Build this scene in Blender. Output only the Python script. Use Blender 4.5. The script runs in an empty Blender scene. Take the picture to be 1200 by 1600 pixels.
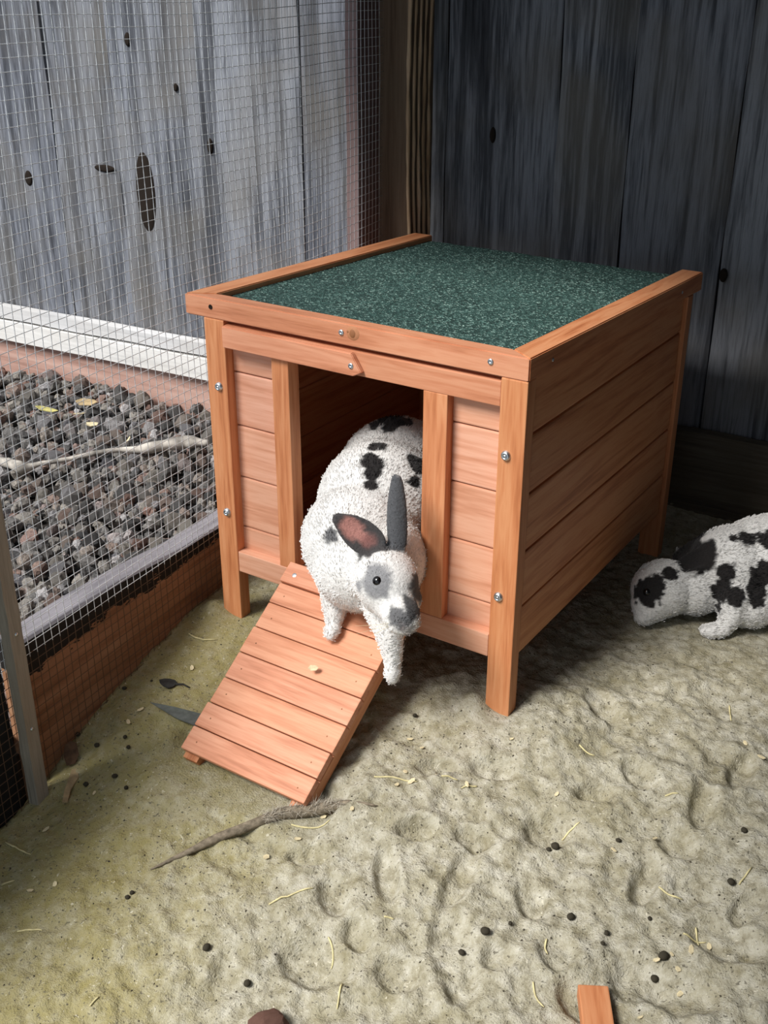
import bpy, bmesh, math, random
import numpy as np
from mathutils import Vector, Matrix, noise as mnoise
random.seed(7); np.random.seed(7)
S = bpy.context.scene
COL = S.collection

# ------------------------------------------------------------------ camera
YAW, PIT, ROL = 0.5805, 0.4489, 0.0018
fw = Vector((-math.sin(YAW)*math.cos(PIT), math.cos(YAW)*math.cos(PIT), -math.sin(PIT)))
rt = Vector((math.cos(YAW), math.sin(YAW), 0)); up = rt.cross(fw)
r2 = rt*math.cos(ROL)+up*math.sin(ROL); u2 = up*math.cos(ROL)-rt*math.sin(ROL)
cd = bpy.data.cameras.new('camera'); cam = bpy.data.objects.new('camera', cd); COL.objects.link(cam)
cam.matrix_world = Matrix(((r2.x, u2.x, -fw.x, 1.0424), (r2.y, u2.y, -fw.y, -1.0955), (r2.z, u2.z, -fw.z, 0.8785), (0, 0, 0, 1)))
cd.sensor_fit = 'VERTICAL'; cd.sensor_height = 36; cd.lens = 1742.9*36/1600; cd.clip_start = .02
S.camera = cam

# ------------------------------------------------------------------ sky, sun, exposure
w = bpy.data.worlds.new('sky'); S.world = w; w.use_nodes = True
bg = w.node_tree.nodes['Background']; bg.inputs[0].default_value = (.80, .90, 1.0, 1); bg.inputs[1].default_value = .62
sd = bpy.data.lights.new('sun', 'SUN'); sun = bpy.data.objects.new('sun', sd); COL.objects.link(sun)
sd.energy = 4.6; sd.angle = math.radians(24); sd.color = (1.0, .965, .92)
SUN = Vector((-.27, -.60, .75)).normalized()
sun.rotation_euler = SUN.to_track_quat('Z', 'Y').to_euler(); sun.location = SUN*4
vs = S.view_settings; vs.view_transform = 'Standard'; vs.look = 'None'; vs.gamma = 1; vs.exposure = 0.15; vs.use_curve_mapping = False

# ------------------------------------------------------------------ helpers
def tag(o, label, cat, group=None):
    o['label'] = label; o['category'] = cat
    if group: o['group'] = group
    return o
def empty(name, loc=(0, 0, 0), rz=0):
    o = bpy.data.objects.new(name, None); COL.objects.link(o); o.location = loc; o.rotation_euler.z = rz
    o.empty_display_size = .05
    return o
def mobj(name, me, mat=None, parent=None, loc=(0, 0, 0), rot=(0, 0, 0)):
    o = bpy.data.objects.new(name, me); COL.objects.link(o); o.location = loc; o.rotation_euler = rot
    if parent: o.parent = parent
    if mat and not me.materials: me.materials.append(mat)
    return o
def box_mesh(sx, sy, sz, bev=.0012, seg=2):
    bm = bmesh.new(); bmesh.ops.create_cube(bm, size=1)
    bmesh.ops.scale(bm, vec=(sx, sy, sz), verts=bm.verts)
    if bev: bmesh.ops.bevel(bm, geom=bm.edges, offset=min(bev, .3*min(sx, sy, sz)), segments=seg, profile=.6, affect='EDGES')
    me = bpy.data.meshes.new('box'); bm.to_mesh(me); bm.free(); return me
def box(name, mat, parent, x0, x1, y0, y1, z0, z1, bev=.0012, rot=(0, 0, 0)):
    return mobj(name, box_mesh(x1-x0, y1-y0, z1-z0, bev), mat, parent, ((x0+x1)/2, (y0+y1)/2, (z0+z1)/2), rot)
def pymesh(name, v, f, smooth=True):
    me = bpy.data.meshes.new(name); me.from_pydata([tuple(a) for a in v], [], f)
    if smooth: me.polygons.foreach_set('use_smooth', [True]*len(me.polygons))
    me.update(); return me
def prism(name, mat, parent, poly, axis, a0, a1, bev=.0010):
    """poly: 2D outline; axis 'y' -> poly in xz ; 'z' -> poly in xy"""
    bm = bmesh.new()
    def P(p, t): return (p[0], t, p[1]) if axis == 'y' else (p[0], p[1], t)
    A = [bm.verts.new(P(p, a0)) for p in poly]; B = [bm.verts.new(P(p, a1)) for p in poly]
    n = len(poly); bm.faces.new(A); bm.faces.new(B[::-1])
    for i in range(n): bm.faces.new((A[i], B[i], B[(i+1) % n], A[(i+1) % n]))
    bmesh.ops.recalc_face_normals(bm, faces=bm.faces)
    if bev: bmesh.ops.bevel(bm, geom=bm.edges, offset=bev, segments=2, affect='EDGES')
    c = sum((v.co for v in bm.verts), Vector())/len(bm.verts)
    bmesh.ops.translate(bm, verts=bm.verts, vec=-c)
    me = bpy.data.meshes.new(name); bm.to_mesh(me); bm.free()
    return mobj(name, me, mat, parent, c)
def tube_mesh(pts, rad, sides=6, cap=True):
    pts = [Vector(p) for p in pts]; n = len(pts); V = []; F = []
    if not hasattr(rad, '__len__'): rad = [rad]*n
    ref = Vector((0, 0, 1))
    for i, p in enumerate(pts):
        t = (pts[min(i+1, n-1)]-pts[max(i-1, 0)]).normalized()
        a = t.cross(ref)
        if a.length < .15: a = t.cross(Vector((1, 0, 0)))
        a.normalize(); b = t.cross(a)
        for k in range(sides):
            th = 2*math.pi*k/sides; V.append(p+(a*math.cos(th)+b*math.sin(th))*rad[i])
    for i in range(n-1):
        for k in range(sides):
            k2 = (k+1) % sides
            F.append((i*sides+k, i*sides+k2, (i+1)*sides+k2, (i+1)*sides+k))
    if cap: F.append(tuple(range(sides))[::-1]); F.append(tuple((n-1)*sides+k for k in range(sides)))
    return pymesh('tube', V, F)
def lathe(prof, n=16, axis='z'):
    V = []; F = []; m = len(prof)
    for i in range(n):
        a = 2*math.pi*i/n
        for r, h in prof:
            p = (r*math.cos(a), r*math.sin(a), h)
            V.append(p if axis == 'z' else (p[0], -p[2], p[1]))
    for i in range(n):
        for j in range(m-1):
            F.append((i*m+j, ((i+1) % n)*m+j, ((i+1) % n)*m+j+1, i*m+j+1))
    me = pymesh('lathe', V, F)
    bm = bmesh.new(); bm.from_mesh(me); bmesh.ops.remove_doubles(bm, verts=bm.verts, dist=1e-6); bmesh.ops.recalc_face_normals(bm, faces=bm.faces); bm.to_mesh(me); bm.free()
    me.polygons.foreach_set('use_smooth', [True]*len(me.polygons))
    return me
# numpy value noise
def vnoise(x, y, scale, seed):
    r = np.random.RandomState(seed); T = r.rand(256, 256)
    x = np.asarray(x, float)/scale+37.3; y = np.asarray(y, float)/scale+91.7
    xi = np.floor(x).astype(int); yi = np.floor(y).astype(int); fx = x-xi; fy = y-yi
    fx = fx*fx*fx*(fx*(fx*6-15)+10); fy = fy*fy*fy*(fy*(fy*6-15)+10)
    a = T[xi % 256, yi % 256]; b = T[(xi+1) % 256, yi % 256]; c = T[xi % 256, (yi+1) % 256]; d = T[(xi+1) % 256, (yi+1) % 256]
    return (a*(1-fx)+b*fx)*(1-fy)+(c*(1-fx)+d*fx)*fy-.5
def sstep(a, b, x):
    t = np.clip((x-a)/(b-a), 0, 1); return t*t*(3-2*t)

# ------------------------------------------------------------------ materials
class NT:
    def __init__(s, name):
        s.m = bpy.data.materials.new(name); s.m.use_nodes = True; s.t = s.m.node_tree; s.b = s.t.nodes['Principled BSDF']
    def n(s, typ, **kw):
        o = s.t.nodes.new(typ)
        for k, v in kw.items():
            if k.startswith('i_'): o.inputs[k[2:].replace('_', ' ')].default_value = v
            else: setattr(o, k, v)
        return o
    def l(s, a, b): s.t.links.new(a, b)
    def ramp(s, src, stops, interp='LINEAR'):
        r = s.n('ShaderNodeValToRGB'); cr = r.color_ramp; cr.interpolation = interp
        while len(cr.elements) > 1: cr.elements.remove(cr.elements[-1])
        cr.elements[0].position = stops[0][0]; cr.elements[0].color = (*stops[0][1], 1)
        for p, c in stops[1:]:
            e = cr.elements.new(p); e.color = (*c, 1)
        s.l(src, r.inputs[0]); return r.outputs[0]
    def mix(s, fac, a, b, mode='MIX'):
        m = s.n('ShaderNodeMix', data_type='RGBA', blend_type=mode)
        for inp, v in ((m.inputs[0], fac), (m.inputs[6], a), (m.inputs[7], b)):
            if hasattr(v, 'is_output'): s.l(v, inp)
            elif hasattr(v, '__len__'): inp.default_value = (*v, 1)
            else: inp.default_value = v
        return m.outputs[2]
    def math(s, op, a, b=0.0):
        m = s.n('ShaderNodeMath', operation=op)
        for i, v in enumerate((a, b)):
            if hasattr(v, 'is_output'): s.l(v, m.inputs[i])
            else: m.inputs[i].default_value = v
        return m.outputs[0]
    def bump(s, h, strength, dist):
        b = s.n('ShaderNodeBump'); b.inputs['Strength'].default_value = strength; b.inputs['Distance'].default_value = dist
        s.l(h, b.inputs['Height']); s.l(b.outputs[0], s.b.inputs['Normal'])
    def coords(s, scale, rnd=7.0):
        tc = s.n('ShaderNodeTexCoord'); oi = s.n('ShaderNodeObjectInfo')
        c = s.n('ShaderNodeCombineXYZ')
        v = s.math('MULTIPLY', oi.outputs['Random'], rnd)
        for i in range(3): s.l(s.math('MULTIPLY', v, 1+.37*i), c.inputs[i])
        ad = s.n('ShaderNodeVectorMath', operation='ADD'); s.l(tc.outputs['Object'], ad.inputs[0]); s.l(c.outputs[0], ad.inputs[1])
        mp = s.n('ShaderNodeMapping'); mp.inputs['Scale'].default_value = scale; s.l(ad.outputs[0], mp.inputs[0])
        return mp.outputs[0], oi.outputs['Random'], ad.outputs[0]
    def noise(s, vec, scale, detail=4, rough=.55, dist=0.0):
        n = s.n('ShaderNodeTexNoise'); n.inputs['Scale'].default_value = scale; n.inputs['Detail'].default_value = detail
        n.inputs['Roughness'].default_value = rough; n.inputs['Distortion'].default_value = dist
        if vec is not None: s.l(vec, n.inputs['Vector'])
        return n.outputs[0]
    def done(s, col=None, rough=.6, spec=.3, metal=0):
        if col is not None:
            if hasattr(col, 'is_output'): s.l(col, s.b.inputs['Base Color'])
            else: s.b.inputs['Base Color'].default_value = (*col, 1)
        if hasattr(rough, 'is_output'): s.l(rough, s.b.inputs['Roughness'])
        else: s.b.inputs['Roughness'].default_value = rough
        s.b.inputs['Specular IOR Level'].default_value = spec; s.b.inputs['Metallic'].default_value = metal
        return s.m
def axscale(axis, along, across):
    return tuple(along if i == 'xyz'.index(axis) else across for i in range(3))
def wood(name, axis, c0, c1, c2, rough=.5, tone=.35, bump=.15):
    t = NT(name); v, rnd, raw = t.coords(axscale(axis, 3.0, 46))
    g = t.noise(v, 1.6, 3, .55, .6); fine = t.noise(v, 7, 2, .6)
    h = t.math('ADD', t.math('MULTIPLY', g, .75), t.math('MULTIPLY', fine, .25))
    col = t.ramp(h, [(.34, c2), (.46, c0), (.58, c1), (.72, c0)])
    tn = t.ramp(rnd, [(0, (1-tone, 1-tone*1.15, 1-tone*1.3)), (.5, (1, 1, 1)), (1, (1, 1, 1.06))])
    col = t.mix(1, col, tn, 'MULTIPLY')
    t.bump(h, bump, .0012)
    return t.done(col, rough, .35)
PINE = {a: wood('pine_'+a, a, (.58, .225, .093), (.66, .295, .135), (.43, .145, .054), tone=.22) for a in 'xyz'}
SALM = {a: wood('salmon_pine_'+a, a, (.63, .262, .140), (.71, .335, .195), (.48, .18, .088), tone=.18) for a in 'xyz'}
PINK = {a: wood('pale_pine_'+a, a, (.68, .335, .21), (.75, .41, .275), (.57, .255, .145), tone=.14) for a in 'xyz'}
def weathered(name, axis, dark, mid, light, warm, bump=.7):
    t = NT(name); v, rnd, raw = t.coords(axscale(axis, 1.3, 26), 11)
    g = t.noise(v, 1.5, 6, .62, .9); fine = t.noise(v, 6.5, 4, .65, .3); big = t.noise(raw, 5, 3, .5, .5)
    wide = t.noise(v, .55, 2, .5, .5); h = t.math('ADD', t.math('MULTIPLY', g, .40), t.math('ADD', t.math('MULTIPLY', fine, .32), t.math('MULTIPLY', wide, .28)))
    col = t.ramp(h, [(.32, dark), (.45, mid), (.56, light), (.66, mid), (.8, light)])
    col = t.mix(t.ramp(big, [(.45, (0, 0, 0)), (.72, (.6, .6, .6))]), col, warm)
    tn = t.ramp(rnd, [(0, (.78, .78, .8)), (1, (1.08, 1.06, 1.02))]); col = t.mix(1, col, tn, 'MULTIPLY')
    t.bump(h, bump, .003)
    return t.done(col, .85, .2)
FENCE = weathered('weathered_fence', 'z', (.018, .019, .023), (.075, .081, .097), (.24, .258, .30), (.16, .148, .13))
RAILW = weathered('bleached_rail', 'x', (.50, .50, .49), (.72, .72, .71), (.84, .84, .83), (.70, .67, .62), .4)
GREYW = weathered('grey_batten', 'z', (.09, .08, .065), (.20, .18, .145), (.32, .29, .24), (.24, .20, .15), .6)
DARKW = weathered('brown_post', 'z', (.075, .05, .033), (.155, .105, .07), (.21, .15, .105), (.16, .12, .08), .4)
STUDW = weathered('purple_stud', 'z', (.09, .06, .06), (.17, .115, .115), (.24, .17, .17), (.20, .14, .13), .4)
KICKW = weathered('dark_kickboard', 'x', (.05, .045, .035), (.11, .095, .075), (.17, .15, .12), (.12, .10, .07), .4)
def flat(name, col, rough=.6, spec=.3, metal=0, nscale=0, amt=.3, bump=0):
    t = NT(name)
    if nscale:
        tc = t.n('ShaderNodeTexCoord'); n = t.noise(tc.outputs['Object'], nscale, 4, .6)
        c = t.ramp(n, [(.3, tuple(k*(1-amt) for k in col)), (.7, tuple(min(1, k*(1+amt)) for k in col))])
        if bump: t.bump(n, bump, .002)
        return t.done(c, rough, spec, metal)
    return t.done(col, rough, spec, metal)
STEEL = flat('zinc_steel', (.62, .66, .70), .35, .5, 1.0, 300, .2)
t = NT('galvanised_wire'); tc = t.n('ShaderNodeTexCoord'); n = t.noise(tc.outputs['Object'], 120, 3, .6); sx = t.n('ShaderNodeSeparateXYZ'); t.l(tc.outputs['Object'], sx.inputs[0])
low = t.math('LESS_THAN', t.math('ADD', sx.outputs[2], t.math('MULTIPLY', n, .02)), .118)     # dark brown below the top of the board
WIRE = t.done(t.mix(low, t.ramp(n, [(.3, (.44, .46, .48)), (.7, (.70, .72, .74))]), (.13, .075, .045)), .4, .4, .2)
DARKHOLE = flat('dark_hole', (.02, .015, .012), .9, .1)
EYE = flat('rabbit_eye', (.006, .005, .005), .08, .6)
STRAW = flat('straw', (.62, .55, .30), .7, .2, 0, 90, .25)
SHAV = flat('wood_shaving', (.70, .60, .38), .75, .2, 0, 90, .2)
DROP = flat('dropping', (.050, .043, .030), .85, .15, 0, 200, .5, .4)
LEAFD = flat('dark_leaf', (.035, .034, .032), .8, .2, 0, 120, .4, .3)
SLATE = flat('grey_leaf', (.12, .135, .125), .6, .3, 0, 90, .3, .3)
BROWNC = flat('brown_chip', (.09, .05, .028), .8, .2, 0, 120, .4, .4)
TANW = flat('tan_chip', (.36, .27, .15), .8, .2, 0, 80, .3, .3)
SOIL = flat('dark_soil', (.045, .04, .036), .95, .1, 0, 60, .5, .6)
BLACKB = flat('black_panel', (.012, .012, .013), .7, .25, 0, 30, .5, .3)
FIBRE = flat('grey_brown_fibre', (.20, .165, .12), .85, .15, 0, 160, .45, .5)
ROCKR = flat('reddish_rock', (.16, .085, .065), .85, .15, 0, 90, .45, .6)
WHITEB = flat('pale_stick', (.40, .37, .33), .85, .15, 0, 26, .75, .8)
YELL = flat('yellow_leaf', (.55, .50, .18), .7, .2, 0, 80, .3)

# felt
t = NT('green_mineral_felt'); tc = t.n('ShaderNodeTexCoord')
vo = t.n('ShaderNodeTexVoronoi'); vo.inputs['Scale'].default_value = 420; t.l(tc.outputs['Object'], vo.inputs['Vector'])
sep = t.n('ShaderNodeSeparateColor'); t.l(vo.outputs['Color'], sep.inputs[0])
col = t.ramp(sep.outputs[0], [(0, (.007, .021, .018)), (.45, (.018, .052, .045)), (.70, (.040, .098, .085)), (.88, (.11, .21, .185)), (1, (.30, .44, .39))])
big = t.noise(tc.outputs['Object'], 14, 3, .5); col = t.mix(t.ramp(big, [(.35, (0, 0, 0)), (.7, (.3, .3, .3))]), col, (.03, .085, .075))
t.bump(t.math('ADD', vo.outputs['Distance'], t.math('MULTIPLY', sep.outputs[1], .8)), .9, .0016)
FELT = t.done(col, .7, .45)

# sand
t = NT('pen_sand'); tc = t.n('ShaderNodeTexCoord'); P = tc.outputs['Object']
grain = t.noise(P, 420, 2, .7); mid = t.noise(P, 60, 5, .65); big = t.noise(P, 9, 4, .55, .4)
col = t.ramp(mid, [(.30, (.235, .21, .14)), (.48, (.385, .358, .272)), (.68, (.515, .492, .41))])
b2 = t.noise(P, 26, 4, .6, .6); col = t.mix(t.ramp(t.math('ADD', t.math('MULTIPLY', big, .55), t.math('MULTIPLY', b2, .45)), [(.48, (0, 0, 0)), (.62, (.5, .5, .5))]), col, (.24, .21, .115))
# yellow cast of the shade along the mesh wall, painted into the sand colour
at = t.n('ShaderNodeAttribute', attribute_name='shade_tint')
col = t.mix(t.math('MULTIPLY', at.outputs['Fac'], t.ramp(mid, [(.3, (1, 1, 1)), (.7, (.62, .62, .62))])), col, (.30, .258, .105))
sp = t.noise(P, 260, 2, .5); col = t.mix(t.ramp(sp, [(.63, (0, 0, 0)), (.69, (.8, .8, .8))]), col, (.11, .10, .075))
sp2 = t.noise(P, 205, 1, .5, 1.0); col = t.mix(t.ramp(sp2, [(.70, (0, 0, 0)), (.74, (.6, .6, .6))]), col, (.66, .62, .50))
g2 = t.noise(P, 150, 3, .65); t.bump(t.math('ADD', t.math('MULTIPLY', grain, .6), t.math('ADD', mid, t.math('MULTIPLY', g2, .7))), .85, .0034)
SAND = t.done(col, .95, .12)

# lava pebbles: tone per pebble from object random and island attribute
t = NT('lava_pebble'); tc = t.n('ShaderNodeTexCoord'); at = t.n('ShaderNodeAttribute', attribute_name='tone')
oi = t.n('ShaderNodeObjectInfo'); r = t.math('FRACT', t.math('ADD', at.outputs['Fac'], oi.outputs['Random']))
col = t.ramp(r, [(0, (.07, .07, .073)), (.35, (.17, .165, .162)), (.6, (.28, .26, .235)), (.80, (.20, .12, .10)), (.88, (.40, .39, .40)), (1, (.13, .13, .145))])
n = t.noise(tc.outputs['Object'], 240, 4, .7); col = t.mix(1, col, t.ramp(n, [(.3, (.45, .45, .45)), (.65, (1.25, 1.22, 1.18))]), 'MULTIPLY')
t.bump(n, .9, .003); PEB = t.done(col, .9, .2)

# baseboard: brown cedar, black paint along the top edge
t = NT('painted_baseboard'); tc = t.n('ShaderNodeTexCoord'); P = tc.outputs['Object']
mp = t.n('ShaderNodeMapping'); mp.inputs['Scale'].default_value = (30, 2.5, 30); t.l(P, mp.inputs[0])
g = t.noise(mp.outputs[0], 2, 4, .6, .4)
col = t.ramp(g, [(.3, (.20, .095, .048)), (.5, (.32, .16, .085)), (.7, (.38, .21, .12))])
sx = t.n('ShaderNodeSeparateXYZ'); t.l(P, sx.inputs[0])
mp2 = t.n('ShaderNodeMapping'); mp2.inputs['Scale'].default_value = (4, 7, 22); t.l(P, mp2.inputs[0])
e = t.noise(mp2.outputs[0], 2.4, 5, .7)
bl = t.math('GREATER_THAN', t.math('ADD', sx.outputs[2], t.math('MULTIPLY', t.math('SUBTRACT', e, .5), .085)), .083)
col = t.mix(bl, col, (.014, .012, .011)); t.bump(g, .3, .002)
BASEB = t.done(col, .75, .25)
TOPB = weathered('grey_board_top', 'y', (.07, .068, .08), (.15, .145, .165), (.26, .25, .28), (.19, .18, .20), .4)
# incised pressure treated kickboard
t = NT('incised_board'); v, rnd, raw = t.coords((2, 30, 30)); g = t.noise(v, 1.5, 4, .6, .3)
col = t.ramp(g, [(.3, (.30, .17, .135)), (.5, (.46, .285, .235)), (.7, (.55, .37, .31))])
br = t.n('ShaderNodeTexBrick'); tc = t.n('ShaderNodeTexCoord'); mp = t.n('ShaderNodeMapping')
mp.inputs['Rotation'].default_value = (math.radians(90), 0, 0); mp.inputs['Scale'].default_value = (1, 1, 1); t.l(tc.outputs['Object'], mp.inputs[0]); t.l(mp.outputs[0], br.inputs[0])
t.bump(g, .5, .003); INCIS = t.done(col, .85, .2)

# ------------------------------------------------------------------ the pen wall line (mesh wall, 96 degrees)
A = math.radians(96); WD = Vector((math.cos(A), math.sin(A), 0)); WN = Vector((math.sin(A), -math.cos(A), 0))   # WN points into the pen
def wallx(y): return -.02+(y-.041)*math.cos(A)/math.sin(A)
FOOT = [(.589, -.244, .042, .014, -65), (.515, -.283, .036, .013, 85), (.636, -.336, .048, .024, 80), (.725, -.279, .018, .02, 0), (.812, -.264, .027, .024, 20), (.503, -.41, .036, .024, 30), (.61, .096, .03, .017, 70), (.77, -.146, .03, .013, -60), (.646, -.132, .027, .021, 0), (.782, -.081, .024, .017, 50), (.87, -.182, .036, .021, 40), (.543, -.085, .024, .015, 10), (.48, -.119, .021, .014, 0), (.475, -.334, .024, .015, 70), (.415, -.302, .021, .014, 20), (.808, .066, .036, .014, -60), (.703, -.002, .024, .015, 60), (.668, -.055, .021, .014, 0), (.788, -.014, .03, .014, -70), (.67, -.229, .021, .014, 80), (.858, -.262, .03, .021, 20), (.676, -.314, .018, .015, 0), (.764, -.315, .021, .014, 60), (.59, -.379, .024, .017, 30), (.528, -.361, .021, .014, 60), (.88, -.133, .024, .014, -40), (.511, -.214, .021, .013, 0), (.575, -.19, .021, .013, 30)]
def sand_h(x, y):
    x = np.asarray(x, float); y = np.asarray(y, float)
    yy = np.minimum(y, 0); h = .18*yy-.03*sstep(-.22, -.42, y)*sstep(.30, .0, x)
    h = np.where(h < -.10, -.10-.04*(1-np.exp((h+.10)/.04)), h)
    rough = .35+.65*sstep(.05, .35, x+.35*np.maximum(y, 0))
    rough = rough*(1-.6*sstep(.15, .4, y))
    h = h+rough*(.020*vnoise(x, y, .12, 1)+.009*vnoise(x, y, .05, 2)+.006*vnoise(x, y, .024, 3)+.0045*vnoise(x+.3*y, y, .013, 5))+.0030*vnoise(x, y, .0075, 4)
    for fx, fy, a, b, an in FOOT:
        c, s = math.cos(math.radians(-an)+.58), math.sin(math.radians(-an)+.58)
        dx = x-fx; dy = y-fy; u = (dx*c+dy*s)/a; v = (-dx*s+dy*c)/b; q = u*u+v*v
        h = h-.013*np.exp(-q*q*q*.7)+.0014*np.exp(-(np.sqrt(q)-1.6)**2*3)*(.5+vnoise(x, y, .03, 6))
    # flattened footing where the hutch and ramp stand, little heaps against the feet
    for lx, ly in ((.045, .0), (.498, .0)):
        d2 = (x-lx)**2+(y-ly)**2; k = np.exp(-d2/(.05**2)); h = h*(1-k)+k*.0
        h = h+.016*np.exp(-((x-lx+.03)**2+(y-ly+.002)**2)/(.022**2))
    k = sstep(.02, 0., np.maximum(np.abs(x-.275)-.12, np.abs(y+.255)-.035)); h = h*(1-k)+k*-.054
    return h

# ------------------------------------------------------------------ floor (sand)
NU, NV = 560, 560
ys = np.linspace(-1.05, .80, NV); us = np.linspace(-.42, 1.17, NU)
U, Y = np.meshgrid(us, ys); X = -.02+(Y-.041)*math.cos(A)/math.sin(A)+U
Z = sand_h(X, Y)-.25*sstep(-.006, -.03, U)*sstep(-.47, -.45, Y)
Vv = np.stack([X, Y, Z], -1).reshape(-1, 3)
idx = np.arange(NU*NV).reshape(NV, NU)
Ff = np.stack([idx[:-1, :-1], idx[:-1, 1:], idx[1:, 1:], idx[1:, :-1]], -1).reshape(-1, 4)
me = bpy.data.meshes.new('floor'); me.from_pydata(Vv, [], Ff.tolist()); me.polygons.foreach_set('use_smooth', [True]*len(me.polygons))
st = (sstep(.46, .04, U+.3*np.minimum(Y+.25, 0)+.25*vnoise(X, Y, .12, 9)+.10*vnoise(X, Y, .04, 10))*sstep(.25, -.05, Y)).reshape(-1)  # where the yellow shade tint is painted, fading away from the mesh
at = me.attributes.new('shade_tint', 'FLOAT', 'POINT'); at.data.foreach_set('value', st.astype(np.float32))
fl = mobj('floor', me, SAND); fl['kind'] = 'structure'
def HZ(x, y): return float(sand_h(np.array([x]), np.array([y]))[0])

# ------------------------------------------------------------------ fence along the back (one line, inside and outside the pen)
FA = math.radians(4); FO = (.6, .8, 0)
wb = empty('wall_back', FO, FA); wb['kind'] = 'structure'
seams = [-2.35, -2.15, -1.97, -1.795, -1.62, -1.437, -1.205, -.956, -.79, -.64, -.425, -.295, -.115, .07, .25, .42, .60, .80]
knots = {(-1.364, .45): (.026, .085), (-1.709, .453): (.012, .018), (-1.477, .492): (.030, .008), (-1.376, .757): (.008, .014), (-1.259, .669): (.006, .008), (-1.178, .559): (.007, .016), (-.108, .42): (.007, .012), (-.545, .62): (.006, .014)}
for i in range(len(seams)-1):
    a, b = seams[i]+.0008, seams[i+1]-.0008; dy = random.uniform(-.004, .004)
    # plank with a gently cupped, uneven face and irregular edges
    nx, nz = 8, 24; V = []; F = []
    z0, z1 = -.12, 1.32
    for side in (0, 1):
        for j in range(nz+1):
            for k in range(nx+1):
                s = k/nx; zz = z0+(z1-z0)*j/nz
                e = .0012*math.sin(zz*9+i*2.1)+.001*math.sin(zz*23+i)
                x = a+(b-a)*s+(e if k in (0,) else -e if k == nx else 0)
                y = dy+(.004*(2*s-1)**2+.0022*mnoise.noise((x*18, zz*1.5, i)) if side == 0 else .02)
                V.append((x-(a+b)/2, y, zz))
    W1 = nx+1; off = (nz+1)*W1
    for j in range(nz):
        for k in range(nx):
            q = j*W1+k; F.append((q, q+1, q+W1+1, q+W1)); F.append((off+q, off+q+W1, off+q+W1+1, off+q+1))
        q = j*W1; F.append((q, q+W1, off+q+W1, off+q)); q = j*W1+nx; F.append((q, off+q, off+q+W1, q+W1))
    for k in range(nx): F.append((k, off+k, off+k+1, k+1)); q = nz*W1+k; F.append((q, q+1, off+q+1, off+q))
    pl = mobj('fence_board', pymesh('fence_board', V, F, False), FENCE, wb, ((a+b)/2, 0, 0))
    for (ku, kz), (kw, kh) in knots.items():
        if a < ku < b:
            prof = [(0, .0015), (.55, .0012), (.85, .0008), (1.0, -.002)]
            kn = mobj('knot', lathe(prof, 18, 'y'), DARKHOLE, pl, (ku-(a+b)/2, dy-.002, kz)); kn.scale = (kw, 1, kh)
backing = box('backing_board', BLACKB, wb, -2.35, .80, .024, .034, -.12, 1.32, 0)

# rails and kickboards on the fence
fr = empty('fence_rail', FO, FA); tag(fr, 'sun-bleached horizontal fence rail behind the wire mesh', 'rail')
def rail(par, name, mat, a, b, y0, y1, z0, z1, bev=.003):
    n = 40; V = []; F = []; c = (a+b)/2
    for k in range(n+1):
        x = a+(b-a)*k/n; d = [.0025*mnoise.noise((x*6, 3.1*q, z0*50)) for q in range(4)]
        V += [(x-c, y0+d[0], z0+d[1]), (x-c, y1, z0), (x-c, y1, z1+d[2]), (x-c, y0+d[0]*.6, z1+d[3])]
    for k in range(n):
        for q in range(4):
            F.append((k*4+q, k*4+(q+1) % 4, k*4+4+(q+1) % 4, k*4+4+q))
    F += [(3, 2, 1, 0), (n*4, n*4+1, n*4+2, n*4+3)]
    me = pymesh(name, V, F, False); bm = bmesh.new(); bm.from_mesh(me); bmesh.ops.recalc_face_normals(bm, faces=bm.faces); bm.to_mesh(me); bm.free()
    return mobj(name, me, mat, par, (c, 0, 0))
rail(fr, 'top_slat', RAILW, -2.3, -.70, -.032, -.006, .112, .141)
rail(fr, 'front_slat', RAILW, -2.3, -.70, -.038, -.006, .058, .106)
kb = rail(None, 'kickboard', INCIS, -2.3, -.70, -.020, -.006, -.12, .05); kb.location = Vector(FO)+Matrix.Rotation(FA, 3, 'Z') @ Vector((-1.5, 0, 0)); kb.rotation_euler.z = FA
tag(kb, 'pinkish brown incised kickboard under the pale fence rail', 'board')
# rows of incision cuts on the kickboard
bm = bmesh.new()
for r_ in range(5):
    z = -.045+r_*.021
    for k in range(46):
        x = -.75+.03*k+(r_ % 2)*.015
        mtx = Matrix.Translation((x, -.0185, z)) @ Matrix.Diagonal((.010, .002, .003, 1))
        bmesh.ops.create_cube(bm, size=1, matrix=mtx)
me = bpy.data.meshes.new('incision_marks'); bm.to_mesh(me); bm.free(); im = mobj('incision_marks', me, flat('incision', (.16, .09, .07), .9, .1), kb); im['kind'] = 'stuff'
ki = rail(None, 'baseboard_back', KICKW, -.62, .80, -.030, -.007, -.05, .142); ki.location = Vector(FO)+Matrix.Rotation(FA, 3, 'Z') @ Vector((.09, 0, 0)); ki.rotation_euler.z = FA; ki['kind'] = 'structure'
ks = rail(None, 'lower_board', KICKW, -.62, .80, -.054, -.031, -.06, .004); ks.location = Vector(FO)+Matrix.Rotation(FA, 3, 'Z') @ Vector((.09, 0, 0)); ks.rotation_euler.z = FA
tag(ks, 'low dark wooden board at the foot of the back wall beside the lying rabbit', 'board')

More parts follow.
